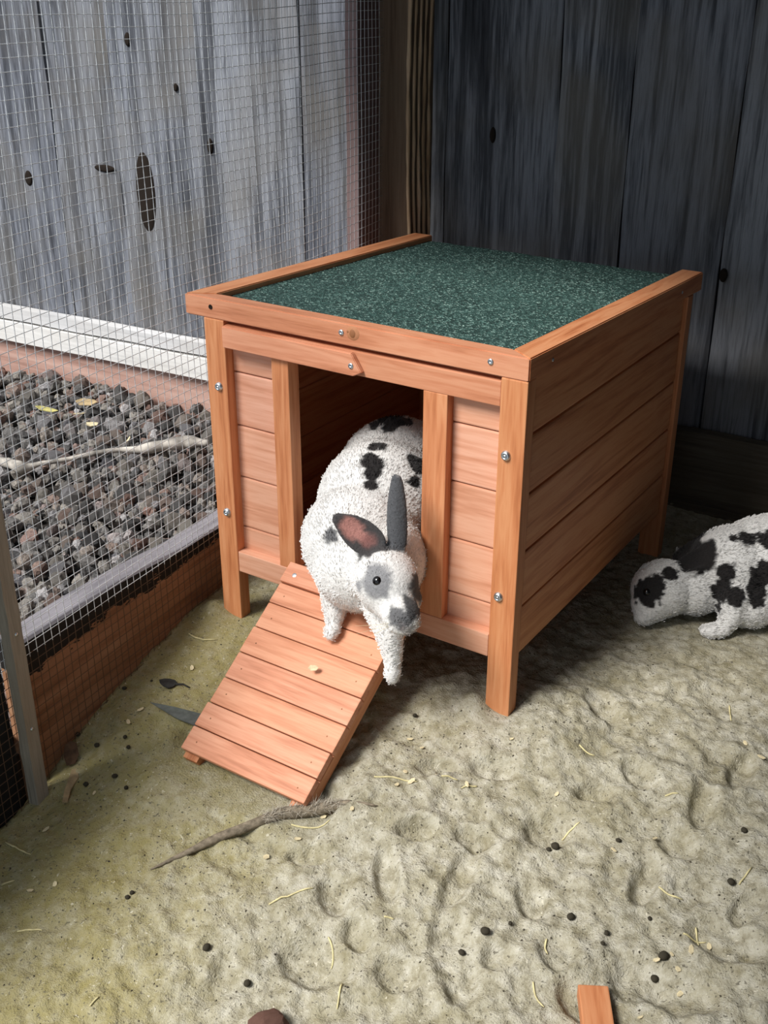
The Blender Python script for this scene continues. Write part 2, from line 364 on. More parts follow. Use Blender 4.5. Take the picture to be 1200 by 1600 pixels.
# unseen right wall and roof, added and shaped to block sun and sky
wr = empty('unseen_wall_right', (1.09, 0, 0)); wr['kind'] = 'structure'  # stands close in to cut sky light from the right
for k in range(11): box('fence_board', FENCE, wr, 0, .02, -1.03+.165*k, -.867+.165*k, -.12, 1.02, .001)
ce = empty('unseen_roof', (0, 0, 1.03)); ce['kind'] = 'structure'
for k in range(10): box('unseen_roof_board', KICKW, ce, -.27+.16*k, -.113+.16*k, .05 if k < 4 else -.2 if k == 4 else -1.25, .90, 0, .018, .001)  # board lengths staggered to set where sun and sky light fall

# ------------------------------------------------------------------ mesh wall
Ry = A-math.pi/2
def wl(s, z, off=0):  # point on the mesh plane, s metres along from (-.02,.041)
    p = Vector((-.02, .041, 0))+WD*s+WN*off; return Vector((p.x, p.y, z))
s0, s1 = -.90, .565
bbo = empty('baseboard_left', wl(0, 0), Ry); bbo['kind'] = 'structure'
# local frame: y along wall, x into the pen
n = 60; V = []; F = []
for k in range(n+1):
    s = -.405+(.69+.405-.02)*k/n; zt = .128-.024*sstep(-.36, .05, s)+.0022*mnoise.noise((s*14, .3, 1)); xf = .001*mnoise.noise((s*9, 5, 2))
    V += [(-.004+xf, s, -.16), (-.004+xf, s, zt-.003), (-.007+xf, s, zt), (-.040, s, zt+.001), (-.040, s, -.16)]
for k in range(n):
    for q in range(5):
        F.append((k*5+q, k*5+5+q, k*5+5+(q+1) % 5, k*5+(q+1) % 5))
F += [(0, 1, 2, 3, 4), tuple(n*5+q for q in range(4, -1, -1))]
me = pymesh('board', V, F, False); bm = bmesh.new(); bm.from_mesh(me); bmesh.ops.recalc_face_normals(bm, faces=bm.faces); bm.to_mesh(me); bm.free()
me.materials.append(BASEB); me.materials.append(TOPB)
for p in me.polygons:
    if p.normal.z > .5: p.material_index = 1
mobj('board', me, None, bbo)

wm = empty('wire_mesh', wl(0, 0), Ry); tag(wm, 'galvanised square wire mesh stretched along the left side of the pen', 'wire mesh')
SP = .0137
def bulge(s, z):
    return .004*math.sin(s*9+1)*math.sin(z*5+.6)+.0025*mnoise.noise((s*7, z*6, 0))
def shift(s, z): return .0022*math.sin(s*13+.7+z*3.2)+.004*math.sin(z*4.2+.5)*math.sin(s*4+1)
k = 0; s = s0
while s < s1:
    pts = []
    zb = -.11 if s < .05 else -.03
    for j in range(33):
        z = zb+(1.01-zb)*j/32; f = max(0, min(1, (z-.13)/.1))
        pts.append((.001+f*(bulge(s, z)+.002), s+f*shift(s, z)+.0006*mnoise.noise((k, z*14, 0)), z))
    mobj('vertical_wire', tube_mesh(pts, .00048, 5), WIRE, wm); s += SP; k += 1
z = -.095
while z < 1.0:
    pts = []
    for j in range(49):
        s = s0+(s1-s0)*j/48; f = max(0, min(1, (z-.13)/.1))
        pts.append((.0002+f*(bulge(s, z)+.002), s, z+f*.0035*math.sin(s*8+z*5)+.0005*mnoise.noise((s*20, z*40, 0))))
    mobj('horizontal_wire', tube_mesh(pts, .00048, 5), WIRE, wm); z += SP
# stud the mesh is stapled to, and the corner post with a split, ridged edge
sdp = mobj('mesh_stud', box_mesh(.024, .075, 1.2, .002), STUDW, None, wl(.523, .5, -.014), (0, 0, Ry)); tag(sdp, 'purplish brown stud behind the end of the wire mesh', 'post')
cp = empty('corner_post', (-.055, .645, 0)); tag(cp, 'brown corner post with split ridged edge between mesh and dark fence', 'post')
box('post_body', DARKW, cp, -.040, .028, -.035, .045, -.05, 1.15, .002)
RIDGE = wood('split_ridge', 'z', (.50, .35, .22), (.62, .46, .31), (.30, .20, .115), .8)
for q in range(5):
    pts = []; rad = []
    for j in range(41):
        z = .30+.84*j/40
        pts.append((.0305+.003*math.sin(z*5+1)+.0015*mnoise.noise((q*3, z*12, 0)), -.031+q*.0165+.0055*math.sin(z*6.5+.5)+.002*mnoise.noise((q*7, z*9, 4)), z)); rad.append(.0036+.0022*mnoise.noise((q*5.1, z*22, 9)))
    mobj('split_ridge', tube_mesh(pts, rad, 6), RIDGE, cp)
# nailing batten at the near end and the black panel beyond it
bt = empty('batten', wl(-.424, 0), Ry); tag(bt, 'weathered grey vertical batten nailed over the mesh at the left edge', 'batten')
nz = 40; V = []; F = []
for j in range(nz+1):
    z = -.13+1.15*j/nz; e = .0022*mnoise.noise((0, z*40, 3)); e2 = .0015*mnoise.noise((5, z*30, 3)); ta = 1-.0*z
    V += [(.002, -.010+e, z), (.017, -.009+e2, z), (.017, .011+e2, z), (.002, .012, z)]
for j in range(nz):
    for q in range(4): F.append((j*4+q, j*4+(q+1) % 4, j*4+4+(q+1) % 4, j*4+4+q))
F += [(3, 2, 1, 0), tuple(nz*4+q for q in range(4))]
me = pymesh('strip', V, F, False); bm = bmesh.new(); bm.from_mesh(me); bmesh.ops.recalc_face_normals(bm, faces=bm.faces); bm.to_mesh(me); bm.free()
mobj('strip', me, GREYW, bt)
for z in (.02, .16): mobj('nail', lathe([(0, .0012), (.0022, .0008), (.0026, 0)], 10), STEEL, bt, (.0172, .001, z), (0, math.radians(90), 0))
bp = mobj('black_panel', box_mesh(.012, .52, .56, .002), BLACKB, None, wl(-.695, .08, -.012), (0, 0, Ry)); tag(bp, 'black panel behind the mesh at the lower left edge', 'panel')

# ------------------------------------------------------------------ gravel bed outside
me = pymesh('g', [(-2.4, -.9, -.05), (wallx(-.9)-.035, -.9, -.05), (wallx(.72)-.035, .72, -.05), (-2.4, .58, -.05)], [(0, 1, 2, 3)], False)
bm = bmesh.new(); bm.from_mesh(me); ext = bmesh.ops.extrude_face_region(bm, geom=bm.faces[:]); bmesh.ops.translate(bm, verts=[v for v in ext['geom'] if isinstance(v, bmesh.types.BMVert)], vec=(0, 0, -.08)); bmesh.ops.recalc_face_normals(bm, faces=bm.faces); bm.to_mesh(me); bm.free()
gs = mobj('ground_outside', me, SOIL); gs['kind'] = 'structure'
protos = []
for q in range(10):
    bm = bmesh.new(); bmesh.ops.create_icosphere(bm, subdivisions=2, radius=1)
    sc = Vector((random.uniform(.8, 1.15), random.uniform(.75, 1.05), random.uniform(.6, .9)))
    for v in bm.verts:
        nn = mnoise.noise(v.co*1.1+Vector((q*7, 0, 0)))*.45+mnoise.noise(v.co*2.7+Vector((q*3, 9, 0)))*.28
        v.co = Vector((v.co.x*sc.x, v.co.y*sc.y, v.co.z*sc.z))*(1+nn)
    me = bpy.data.meshes.new('pebble'); bm.to_mesh(me); bm.free(); me.materials.append(PEB)
    protos.append(me)
stones = []
rs = random.Random(5)
def try_stones(n, rmin, rmax, lift):
    for _ in range(n):
        y = rs.uniform(-.50, .72); x = rs.uniform(-1.65, .05)
        if x > wallx(y)-.048: continue
        if y < -.52+.74*(-x)-.02: continue
        if y > .80+.07*(x-.6)-.03: continue
        r = rmin+(rmax-rmin)*rs.random()**1.8
        stones.append((x, y, -.047+r*.55+lift*rs.random(), r))
try_stones(5200, .0085, .016, .004); try_stones(2600, .010, .022, .016); try_stones(140, .016, .026, .020)
def mound(x, y): return .022*math.exp(-((x+.95)**2+(y-.62)**2)/.12**2)+.008*mnoise.noise((x*6, y*6, 0))
camp = cam.matrix_world.translation
stones.sort(key=lambda s: -s[3]/((Vector(s[:3])-camp).length)*(1.6 if s[1] > -.30+.77*(-s[0]) and s[2] > -.036 else .3))
SV = []; SF = []; ST = []
for i, (x, y, z, r) in enumerate(stones):
    z += mound(x, y); rot = (rs.uniform(0, 6.3), rs.uniform(0, 6.3), rs.uniform(0, 6.3)); pm = protos[rs.randrange(10)]
    if i < 300:
        o = mobj('pebble', pm, None, None, (x, y, z), rot); o.scale = (r, r, r)
        tag(o, 'rough dark volcanic pebble in the gravel bed behind the wire mesh', 'pebble', 'volcanic pebbles behind the mesh')
    else:
        from mathutils import Euler
        M = Euler(rot).to_matrix(); b = len(SV); tn = rs.random()
        for v in pm.vertices: c = M @ v.co; SV.append((x+c.x*r, y+c.y*r, z+c.z*r)); ST.append(tn)
        for p in pm.polygons: SF.append(tuple(b+k for k in p.vertices))
me = bpy.data.meshes.new('gravel'); me.from_pydata(SV, [], SF); at = me.attributes.new('tone', 'FLOAT', 'POINT'); at.data.foreach_set('value', np.array(ST, np.float32))
gr = mobj('gravel', me, PEB); gr['kind'] = 'stuff'; tag(gr, 'bed of small dark volcanic gravel between the mesh and fence', 'gravel')
# pale peeled stick across the gravel, leaves and bits
pts = [(-.78, .185), (-.733, .203), (-.67, .205), (-.656, .235), (-.613, .314), (-.572, .381), (-.527, .427), (-.491, .485), (-.435, .51)]
rad = [.006, .011, .012, .006, .005, .006, .013, .015, .008]
dp = []; dr = []
for k in range(len(pts)-1):
    for j in range(6):
        f = j/6; dp.append((pts[k][0]*(1-f)+pts[k+1][0]*f, pts[k][1]*(1-f)+pts[k+1][1]*f, -.002+.006*mnoise.noise((k+f, 2, 0)))); dr.append((rad[k]*(1-f)+rad[k+1]*f)*(1+.45*mnoise.noise(((k+f)*2.3, 5, 0))))
me = tube_mesh(dp, dr, 8); o = mobj('driftwood', me, WHITEB); tag(o, 'pale bleached stick lying across the dark gravel', 'stick')
sm = o.modifiers.new('s', 'SUBSURF'); sm.levels = sm.render_levels = 2
def flake(name, mat, x, y, z, lx, ly, rz, label, cat, group=None, tilt=.15, pts=None, th=.0012, curl=.25):
    """a thin curled piece with its own outline"""
    pts = pts or [(-.5, -.1), (-.2, -.5), (.3, -.42), (.5, .05), (.25, .45), (-.3, .5)]
    bm = bmesh.new(); vs = []
    for zz in (0, th):
        vs.append([bm.verts.new((px*lx, py*ly, zz+curl*lx*(px*px-.08))) for px, py in pts])
    bm.faces.new(vs[0][::-1]); bm.faces.new(vs[1]); n = len(pts)
    for i in range(n): bm.faces.new((vs[0][i], vs[0][(i+1) % n], vs[1][(i+1) % n], vs[1][i]))
    bmesh.ops.recalc_face_normals(bm, faces=bm.faces); me = bpy.data.meshes.new(name); bm.to_mesh(me); bm.free()
    o = mobj(name, me, mat, None, (x, y, z), (rs.uniform(-tilt, tilt), rs.uniform(-tilt, tilt), rz)); return tag(o, label, cat, group)
flake('leaf_scrap', YELL, -.861, .441, .008, .050, .032, .6, 'greenish yellow leaf scrap on the dark gravel', 'leaf', None, .4)
flake('leaf_scrap', TANW, -.817, .518, .010, .055, .028, .3, 'tan leaf scrap on gravel below the pinkish kickboard', 'leaf', None, .4)
flake('wood_chip', SHAV, -.706, .428, .010, .030, .018, 1.2, 'white wood chip on gravel just above the pale stick', 'wood chip', None, .4)
flake('wood_chip', SHAV, -.772, .453, .012, .040, .006, 1.6, 'thin white splinter on gravel left of the white chip', 'wood chip', None, .4)
flake('wood_chip', SHAV, -.575, .405, .010, .03, .005, 2.0, 'pale splinter on gravel beside the pale stick', 'wood chip', None, .4)

# ------------------------------------------------------------------ hutch
W_, D_, H_, TH, SL, TW = .52, .591, .4903, .0281, .0208, .0402
hu = empty('rabbit_hutch', (0, 0, 0)); tag(hu, 'small orange-stained wooden rabbit hutch with green felt roof and ramp', 'rabbit hutch')
bolt_me = lathe([(0, .0042), (.0016, .0042), (.0018, .0026), (.0026, .0026), (.0030, .0044), (.0048, .0036), (.0062, .0012), (.0066, 0)], 20, 'y'); bolt_me.materials.append(STEEL)
screw_me = lathe([(0, .0004), (.0008, .0004), (.001, .0012), (.0032, .0012), (.0038, 0)], 16, 'y'); screw_me.materials.append(STEEL)
LW, LD = .0348, .0215
for lx, ly, top in ((.0319, .0, H_-TH), (.5194-LW, .0, H_-TH), (.0319, .5585-LD, H_-TH-SL*.95), (.5194-LW, .5585-LD, H_-TH-SL*.95)):
    lg = box('leg', PINE['z'], hu, lx, lx+LW, ly, ly+LD, -.03, top, .0018)
    if ly == 0:
        for bz in (.367, .175):
            b = mobj('bolt', bolt_me, None, lg, ((.052 if lx < .2 else .496)-lg.location.x, -LD/2, bz-lg.location.z))
            b.rotation_euler.y = rs.uniform(0, 3)
xl, xr = .0319+LW, .5194-LW
hd = box('header_rail', SALM['x'], hu, xl+.0005, xr-.0005, .0015, .018, .4255, .4565, .0012)
prism('latch_slat', SALM['x'], hu, [(xl+.001, .4270), (.281, .4262), (.2935, .4325), (.2785, .4555), (xl+.001, .4563)], 'y', -.006, .0012)
mobj('screw', screw_me, None, hu, (.278, -.0062, .4395))
br_ = box('bottom_rail', PINK['x'], hu, xl+.0005, xr-.0005, .0008, .024, .0815, .1145, .0014)
box('stile', PINE['z'], hu, .1445, .1725, .0015, .024, .1145, .4255, .0012)
box('stile', PINE['z'], hu, .3795, .4135, .0015, .024, .1145, .4255, .0012)
SE = [.078, .150, .2295, .3085, .387, .462]
for (a, b) in ((xl-.004, .1450), (.4130, xr+.004)):
    for k in range(5):
        box('front_board', PINK['x'], hu, a, b, .0165, .026, max(SE[k], .1)+.0008, SE[k+1]-.0008, .0022)
# side walls, back wall, floor
for k in range(5):
    zb, zt = SE[k]+.0007, SE[k+1]-.0007
    box('side_board', PINE['y'], hu, .502, .5135, LD+.001, .5585-LD-.001, zb+.0006, zt-.0006, .0032)
    box('side_board', PINE['y'], hu, .038, .0495, LD+.001, .5585-LD-.001, zb, zt, .002)
    box('back_board', PINE['x'], hu, xl+.001, xr-.001, .542, .553, zb, zt-(.02 if k == 4 else 0), .002)
box('floor_panel', PINE['x'], hu, .050, .5015, .0245, .541, .098, .108, .001)
box('interior_wall', PINE['x'], hu, .0505, .145, .0262, .0295, .11, .455, .0005)
box('interior_wall', PINE['x'], hu, .4135, .501, .0262, .0295, .11, .455, .0005)
# roof: mitred trims, sloping gently back
def zt(y): return H_-SL*y/D_
def trim(poly, name='roof_trim'):
    bm = bmesh.new(); A_ = [bm.verts.new((x, y, zt(y)-TH)) for x, y in poly]; B_ = [bm.verts.new((x, y, zt(y))) for x, y in poly]; n = len(poly)
    bm.faces.new(A_[::-1]); bm.faces.new(B_)
    for i in range(n): bm.faces.new((A_[i], A_[(i+1) % n], B_[(i+1) % n], B_[i]))
    bmesh.ops.recalc_face_normals(bm, faces=bm.faces); bmesh.ops.bevel(bm, geom=bm.edges, offset=.0014, segments=2, affect='EDGES')
    c = sum((v.co for v in bm.verts), Vector())/len(bm.verts); bmesh.ops.translate(bm, verts=bm.verts, vec=-c)
    me = bpy.data.meshes.new(name); bm.to_mesh(me); bm.free(); return me, c
g_ = .0004
me, c = trim([(0, 0), (W_, 0), (W_-TW+.006, TW*.62), (TW+.004, TW*.62)]); ft = mobj('roof_trim', me, SALM['x'], hu, c)
me, c = trim([(0, .0012), (TW-.004, TW*.62+.001), (TW-.004, D_), (0, D_)]); mobj('roof_trim', me, PINE['y'], hu, c)
me, c = trim([(W_, g_), (W_, D_), (W_-TW+.006, D_), (W_-TW+.006, TW*.62+g_)]); rtm = mobj('roof_trim', me, PINE['y'], hu, c)
for sx_ in (.260, .470): mobj('screw', screw_me, None, ft, (sx_-ft.location.x, -ft.location.y-.0003, .478-ft.location.z))
hole_me = lathe([(0, .0002), (.0022, .0002), (.003, .0006), (.0034, 0)], 12, 'y')
mobj('screw_hole', hole_me, DARKHOLE, ft, (.046-ft.location.x, -ft.location.y-.0004, .478-ft.location.z))
for sy in (.06, .5): 
    o = mobj('screw', screw_me, None, rtm, (W_+.0004-rtm.location.x, sy-rtm.location.y, zt(sy)-.015-rtm.location.z), (0, 0, math.radians(90))); o.scale = (.6, .6, .6)
# knot on the front trim
def knot(par, x, y, z, a, b):
    k = mobj('knot', lathe([(0, .0012), (.5, .0010), (.8, .0005), (1, -.0003)], 18, 'y'), None, par, (x-par.location.x, y-par.location.y, z-par.location.z)); k.scale = (a, 1, b); k.data.materials.append(KNOT); return k
KNOT = wood('knot', 'y', (.28, .11, .045), (.36, .16, .07), (.16, .06, .025), tone=.1)
KNOTR = wood('knot_rim', 'y', (.44, .185, .085), (.52, .24, .12), (.33, .13, .055), tone=.1)
knot(ft, .2775, -.0001, .4795, .0105, .0095).active_material = KNOTR; knot(ft, .2775, -.0006, .4795, .0058, .0066); knot(ft, .2705, -.0001, .481, .0025, .0025)
# felt mat: grid with granular relief, rounded over the back edge
nx, ny = 150, 170; V = []; F = []
for j in range(ny+1):
    yy = TW*.62+(D_+.006-TW*.62)*j/ny
    for i in range(nx+1):
        xx = TW-.005+(W_-2*TW+.014)*i/nx
        z = zt(yy)-.0085+.0011*mnoise.noise((xx*260, yy*260, 0))+.0012*mnoise.noise((xx*20, yy*20, 5))
        d = yy-(D_-.012)
        if d > 0: z -= d*d*40*.9
        V.append((xx, yy, z))
for j in range(ny):
    for i in range(nx):
        q = j*(nx+1)+i; F.append((q, q+1, q+nx+2, q+nx+1))
mobj('roof_felt', pymesh('roof_felt', V, F), FELT, hu)
me, c = trim([(TW-.003, TW*.62+.001), (W_-TW+.005, TW*.62+.001), (W_-TW+.005, D_-.004), (TW-.003, D_-.004)], 'roof_deck'); c.z -= .0145
mobj('roof_deck', me, PINE['x'], hu, c)

# ramp: two side rails under a row of planks
RX0, RX1 = .174, .375
ra = math.atan2(.164, .247); RL = math.hypot(.164, .247)
rp = empty('ramp', (RX0, -.008, .132)); rp.parent = hu
rp.rotation_euler = (math.pi+ra, 0, 0)   # local +y runs down the slope, +z points under the ramp
for a, b in ((.001, .025), (.176, .200)):
    box('ramp_rail', PINE['y'], rp, a, b, .012, RL+.007, .0125, .030, .0015)
cuts = [0, .033, .066, .106, .147, .187, .226, .262, RL]
for k in range(8):
    a, b = cuts[k]+.0006, cuts[k+1]-.0006
    j = rs.uniform(-.0012, .0012)
    pl = mobj('ramp_plank', box_mesh(RX1-RX0, b-a, .012, .0018), SALM['x'], rp, ((RX1-RX0)/2+j, (a+b)/2, .006+(-.004 if k == 0 else rs.uniform(-.0004, .0006))))
    for nx_ in (.018, .183):
        nl = mobj('nail', lathe([(0, .0003), (.0009, .0002), (.0012, -.0002)], 8), KNOT if k else STEEL, pl, (nx_-(RX1-RX0)/2, .002, -.0061), (math.pi, 0, 0))
        if k == 0: nl.scale = (3, 3, 1)

# ------------------------------------------------------------------ rabbits
def fur_material(name):
    t = NT(name); at = t.n('ShaderNodeAttribute', attribute_name='coat'); tc = t.n('ShaderNodeTexCoord')
    n = t.noise(tc.outputs['Object'], 300, 4, .65); n2 = t.noise(tc.outputs['Object'], 60, 3, .6)
    col = t.mix(1, at.outputs['Color'], t.ramp(n, [(.3, (.80, .80, .80)), (.7, (1.08, 1.08, 1.08))]), 'MULTIPLY')
    t.bump(t.math('ADD', n, n2), .5, .003)
    t.b.inputs['Sheen Weight'].default_value = .15
    return t.done(col, .9, .1)
FUR = fur_material('rabbit_fur')
def ell(bm, c, r, d=(1, 0, 0), upv=(0, 0, 1)):
    """ellipsoid with radii r along (d, side, up)"""
    d = Vector(d).normalized(); sd_ = Vector(upv).cross(d).normalized(); u_ = d.cross(sd_)
    M = Matrix((( d.x, sd_.x, u_.x), (d.y, sd_.y, u_.y), (d.z, sd_.z, u_.z))).to_4x4()
    bmesh.ops.create_icosphere(bm, subdivisions=3, radius=1, matrix=Matrix.Translation(c) @ M @ Matrix.Diagonal((r[0], r[1], r[2], 1)))
def limb(bm, pts, rad, k=7):
    pts = [Vector(p) for p in pts]
    for i in range(len(pts)-1):
        for j in range(k+1):
            f = j/k; r = rad[i]*(1-f)+rad[i+1]*f
            bmesh.ops.create_icosphere(bm, subdivisions=2, radius=r, matrix=Matrix.Translation(pts[i].lerp(pts[i+1], f)))
def ear(bm, base, tip, facing, width, thick=.0042, pw=.75):
    """a cupped ear built of overlapping flattened pods, open towards `facing`"""
    base = Vector(base); tip = Vector(tip); d = (tip-base); L = d.length; d.normalize()
    f = Vector(facing); f = (f-d*f.dot(d)).normalized(); sd_ = d.cross(f)
    n = 22
    for i in range(n+1):
        t_ = i/n; wv = width*(math.sin(math.pi*min(1, .16+.80*t_**.85)))**pw
        for q in range(-4, 5):
            a = q/4; p = base+d*L*t_+sd_*wv*a+f*(wv*.55*a*a-.004*math.sin(t_*3.1))
            bmesh.ops.create_icosphere(bm, subdivisions=1, radius=thick*(1.15-.4*abs(a)), matrix=Matrix.Translation(p))
def solidify_body(name, bm, voxel=.0026, smooth=10):
    me = bpy.data.meshes.new(name); bm.to_mesh(me); bm.free()
    o = bpy.data.objects.new(name+'_tmp', me); COL.objects.link(o)
    m = o.modifiers.new('r', 'REMESH'); m.mode = 'VOXEL'; m.voxel_size = voxel
    m2 = o.modifiers.new('s', 'SMOOTH'); m2.factor = .6; m2.iterations = smooth
    dg = bpy.context.evaluated_depsgraph_get(); me2 = bpy.data.meshes.new_from_object(o.evaluated_get(dg)); me2.name = name
    bpy.data.objects.remove(o); me2.polygons.foreach_set('use_smooth', [True]*len(me2.polygons)); return me2
def coat(me, base, spots):
    n = len(me.vertices); co = np.zeros(n*3, np.float32); me.vertices.foreach_get('co', co); co = co.reshape(-1, 3)
    C = np.tile(np.array(base, np.float32), (n, 1))
    wob = vnoise(co[:, 0]+co[:, 2]*1.3, co[:, 1]-co[:, 2]*.7, .011, 21)*.55+vnoise(co[:, 0]-co[:, 2], co[:, 1]+co[:, 2]*.9, .005, 22)*.3
    for c, r, colr, soft, *ori in spots:
        r = np.array(r if hasattr(r, '__len__') else (r, r, r)); dv = co-np.array(c)
        if ori:
            d_ = Vector(ori[0]).normalized(); f_ = Vector(ori[1]); f_ = (f_-d_*f_.dot(d_)).normalized(); dv = dv@np.array([d_, d_.cross(f_), f_]).T   # along, across, facing
        q = np.sqrt(((dv/r)**2).sum(1))+wob*(.5 if ori else 1)
        f = sstep(1+soft, 1-soft, q)[:, None]; C = C*(1-f)+np.array(colr)*f
    C4 = np.concatenate([C, np.ones((n, 1))], 1).astype(np.float32)
    a = me.color_attributes.new('coat', 'FLOAT_COLOR', 'POINT'); a.data.foreach_set('color', C4.reshape(-1)); return co, C4
def fur(parent, me, C4, count, length, lie, seed, short=()):
    """short fur: thin tapered blades rooted on the body"""
    n = len(me.vertices); co = np.zeros(n*3, np.float32); me.vertices.foreach_get('co', co); co = co.reshape(-1, 3)
    no = np.zeros(n*3, np.float32); me.vertices.foreach_get('normal', no); no = no.reshape(-1, 3)
    r = np.random.RandomState(seed); ii = r.randint(0, n, count); P = co[ii]+r.randn(count, 3)*.0009; N = no[ii]
    T = np.array(lie)-N*(N@np.array(lie))[:, None]; T /= np.linalg.norm(T, axis=1)[:, None]+1e-6
    D = N*.16+T*1.0+r.randn(count, 3)*.16; D /= np.linalg.norm(D, axis=1)[:, None]
    S_ = np.cross(N, D); S_ /= np.linalg.norm(S_, axis=1)[:, None]+1e-6; L = length*(.6+.7*r.rand(count))[:, None]
    for c, rad in short: L = L*(.12+.88*sstep(rad*.75, rad*1.15, np.linalg.norm(P-np.array(c), axis=1)))[:, None]
    wd = .00034
    V = np.stack([P-S_*wd-N*.0008, P+S_*wd-N*.0008, P+D*L*.55+N*.0004+S_*wd*.7, P+D*L-N*L*.15], 1).reshape(-1, 3)
    F = [(4*i, 4*i+1, 4*i+2, 4*i+3) for i in range(count)]
    m = bpy.data.meshes.new('fur'); m.from_pydata(V, [], F)
    a = m.color_attributes.new('coat', 'FLOAT_COLOR', 'POINT'); a.data.foreach_set('color', np.repeat(C4[ii], 4, 0).reshape(-1))
    o = mobj('fur', m, FUR, parent); o['kind'] = 'stuff'; return o
WHITE = (.80, .79, .77); BLACK = (.022, .020, .020); GREY = (.13, .13, .135); PINKE = (.42, .20, .17)
CREAM = (.72, .66, .45)

# rabbit stepping out of the hutch
rb = empty('rabbit', (.29, -.02, .11)); tag(rb, 'white rabbit with black spots stepping out of the hutch onto the ramp', 'rabbit')
o0 = Vector((.29, -.02, .11))
bm = bmesh.new()
ell(bm, (.262, .128, .228), (.092, .086, .094), (0, 1, 0))
ell(bm, (.280, .060, .225), (.095, .086, .090), (.1, -1, -.1))
ell(bm, (.298, -.015, .203), (.078, .080, .080), (.2, -1, -.35))
ell(bm, (.320, -.050, .185), (.055, .062, .060), (.5, -1, -.3))
ell(bm, (.350, -.062, .200), (.048, .044, .046), (1, -1, 0)); ell(bm, (.352, -.022, .195), (.050, .044, .060), (.4, -1, -.2))
ell(bm, (.386, -.090, .207), (.047, .040, .039), (.75, -.55, -.38))           # skull
ell(bm, (.402, -.098, .193), (.036, .032, .028), (.75, -.55, -.5))
ell(bm, (.424, -.117, .186), (.029, .024, .021), (.7, -.5, -.55)); ell(bm, (.428, -.128, .178), (.014, .013, .011), (.7, -.5, -.55)); ell(bm, (.436, -.114, .178), (.014, .013, .011), (.7, -.5, -.55))             # muzzle
ell(bm, (.380, -.104, .187), (.022, .018, .020), (1, -.5, 0)); ell(bm, (.412, -.083, .187), (.022, .018, .020), (1, -.5, 0))   # cheeks
limb(bm, [(.272, -.030, .165), (.283, -.056, .128), (.290, -.068, .106)], [.030, .019, .0125]); ell(bm, (.294, -.078, .099), (.018, .0115, .009), (.3, -1, -.5))
limb(bm, [(.362, -.066, .165), (.392, -.090, .135), (.402, -.098, .103)], [.030, .019, .0125]); ell(bm, (.405, -.103, .088), (.0185, .0115, .0105), (.15, -.25, -1), (1, 0, 0))
ell(bm, (.215, .135, .165), (.055, .035, .050), (0, 1, 0)); ell(bm, (.335, .125, .165), (.055, .035, .050), (0, 1, 0))      # haunches
ell(bm, (.215, .085, .120), (.048, .018, .013), (0, 1, 0)); ell(bm, (.335, .075, .120), (.048, .018, .013), (0, 1, 0))      # hind feet
ell(bm, (.262, .220, .190), (.022, .020, .022))                                                                             # tail
ear(bm, (.372, -.082, .243), (.315, -.096, .277), (.50, -.72, .42), .0190, .0044)
ear(bm, (.388, -.070, .238), (.372, -.046, .326), (-.2, 1, .0), .0120, .0046, .5)
bmesh.ops.translate(bm, verts=bm.verts, vec=-o0)
bme = solidify_body('body', bm)
SP1 = []
SP1 += [((.245, .130, .320), (.026, .034, .022), BLACK, .12), ((.270, .128, .318), (.014, .022, .02), BLACK, .12), ((.281, .049, .314), .0135, BLACK, .15), ((.293, .021, .303), .0165, BLACK, .15), ((.300, .006, .294), .011, BLACK, .15), ((.306, -.006, .283), (.011, .008, .009), BLACK, .15),
 ((.333, .066, .294), .015, BLACK, .15), ((.345, .040, .282), .010, BLACK, .15), ((.2985, -.0836, .2403), .0105, GREY, .3),
 ((.3945, -.1225, .2225), (.019, .02, .023), (.26, .26, .27), .35), ((.372, -.1225, .210), .008, (.3, .3, .31), .4),
 ((.434, -.134, .190), .0155, (.15, .15, .155), .25), ((.440, -.112, .196), .0155, (.07, .07, .072), .25), ((.424, -.084, .205), (.016, .016, .022), (.09, .09, .092), .25), ((.436, -.128, .178), .010, (.3, .24, .23), .3)]
EA0, EA1, EAF = Vector((.372, -.082, .243)), Vector((.315, -.096, .277)), Vector((.50, -.72, .42))
EB0, EB1, EBF = Vector((.388, -.070, .238)), Vector((.372, -.046, .326)), Vector((-.2, 1, .0))
SP1 += [((EA0+EA1)/2+EAF*.004, (.044, .036, .0165), (.06, .056, .057), .1, EA1-EA0, EAF), ((EA0+EA1)/2+(EA1-EA0)*.06+EAF*.0085, (.024, .0125, .0105), PINKE, .2, EA1-EA0, EAF), ((EA0+EA1)/2-(EA1-EA0)*.22+EAF*.008, (.010, .010, .008), (.22, .10, .09), .4, EA1-EA0, EAF),
 ((EB0+EB1)/2, (.056, .024, .016), (.085, .087, .094), .1, EB1-EB0, EBF), ((.262, .105, .322), (.016, .016, .014), BLACK, .15)]
co, C4 = coat(bme, WHITE, [(Vector(c)-o0, *k) for c, *k in SP1])
bd = mobj('body', bme, FUR, rb); fur(rb, bme, C4, 42000, .0048, (-.2, 1, .15), 3, [(Vector((.405, -.105, .20))-o0, .046), (Vector((.343, -.092, .262))-o0, .040), (Vector((.38, -.058, .290))-o0, .048)])

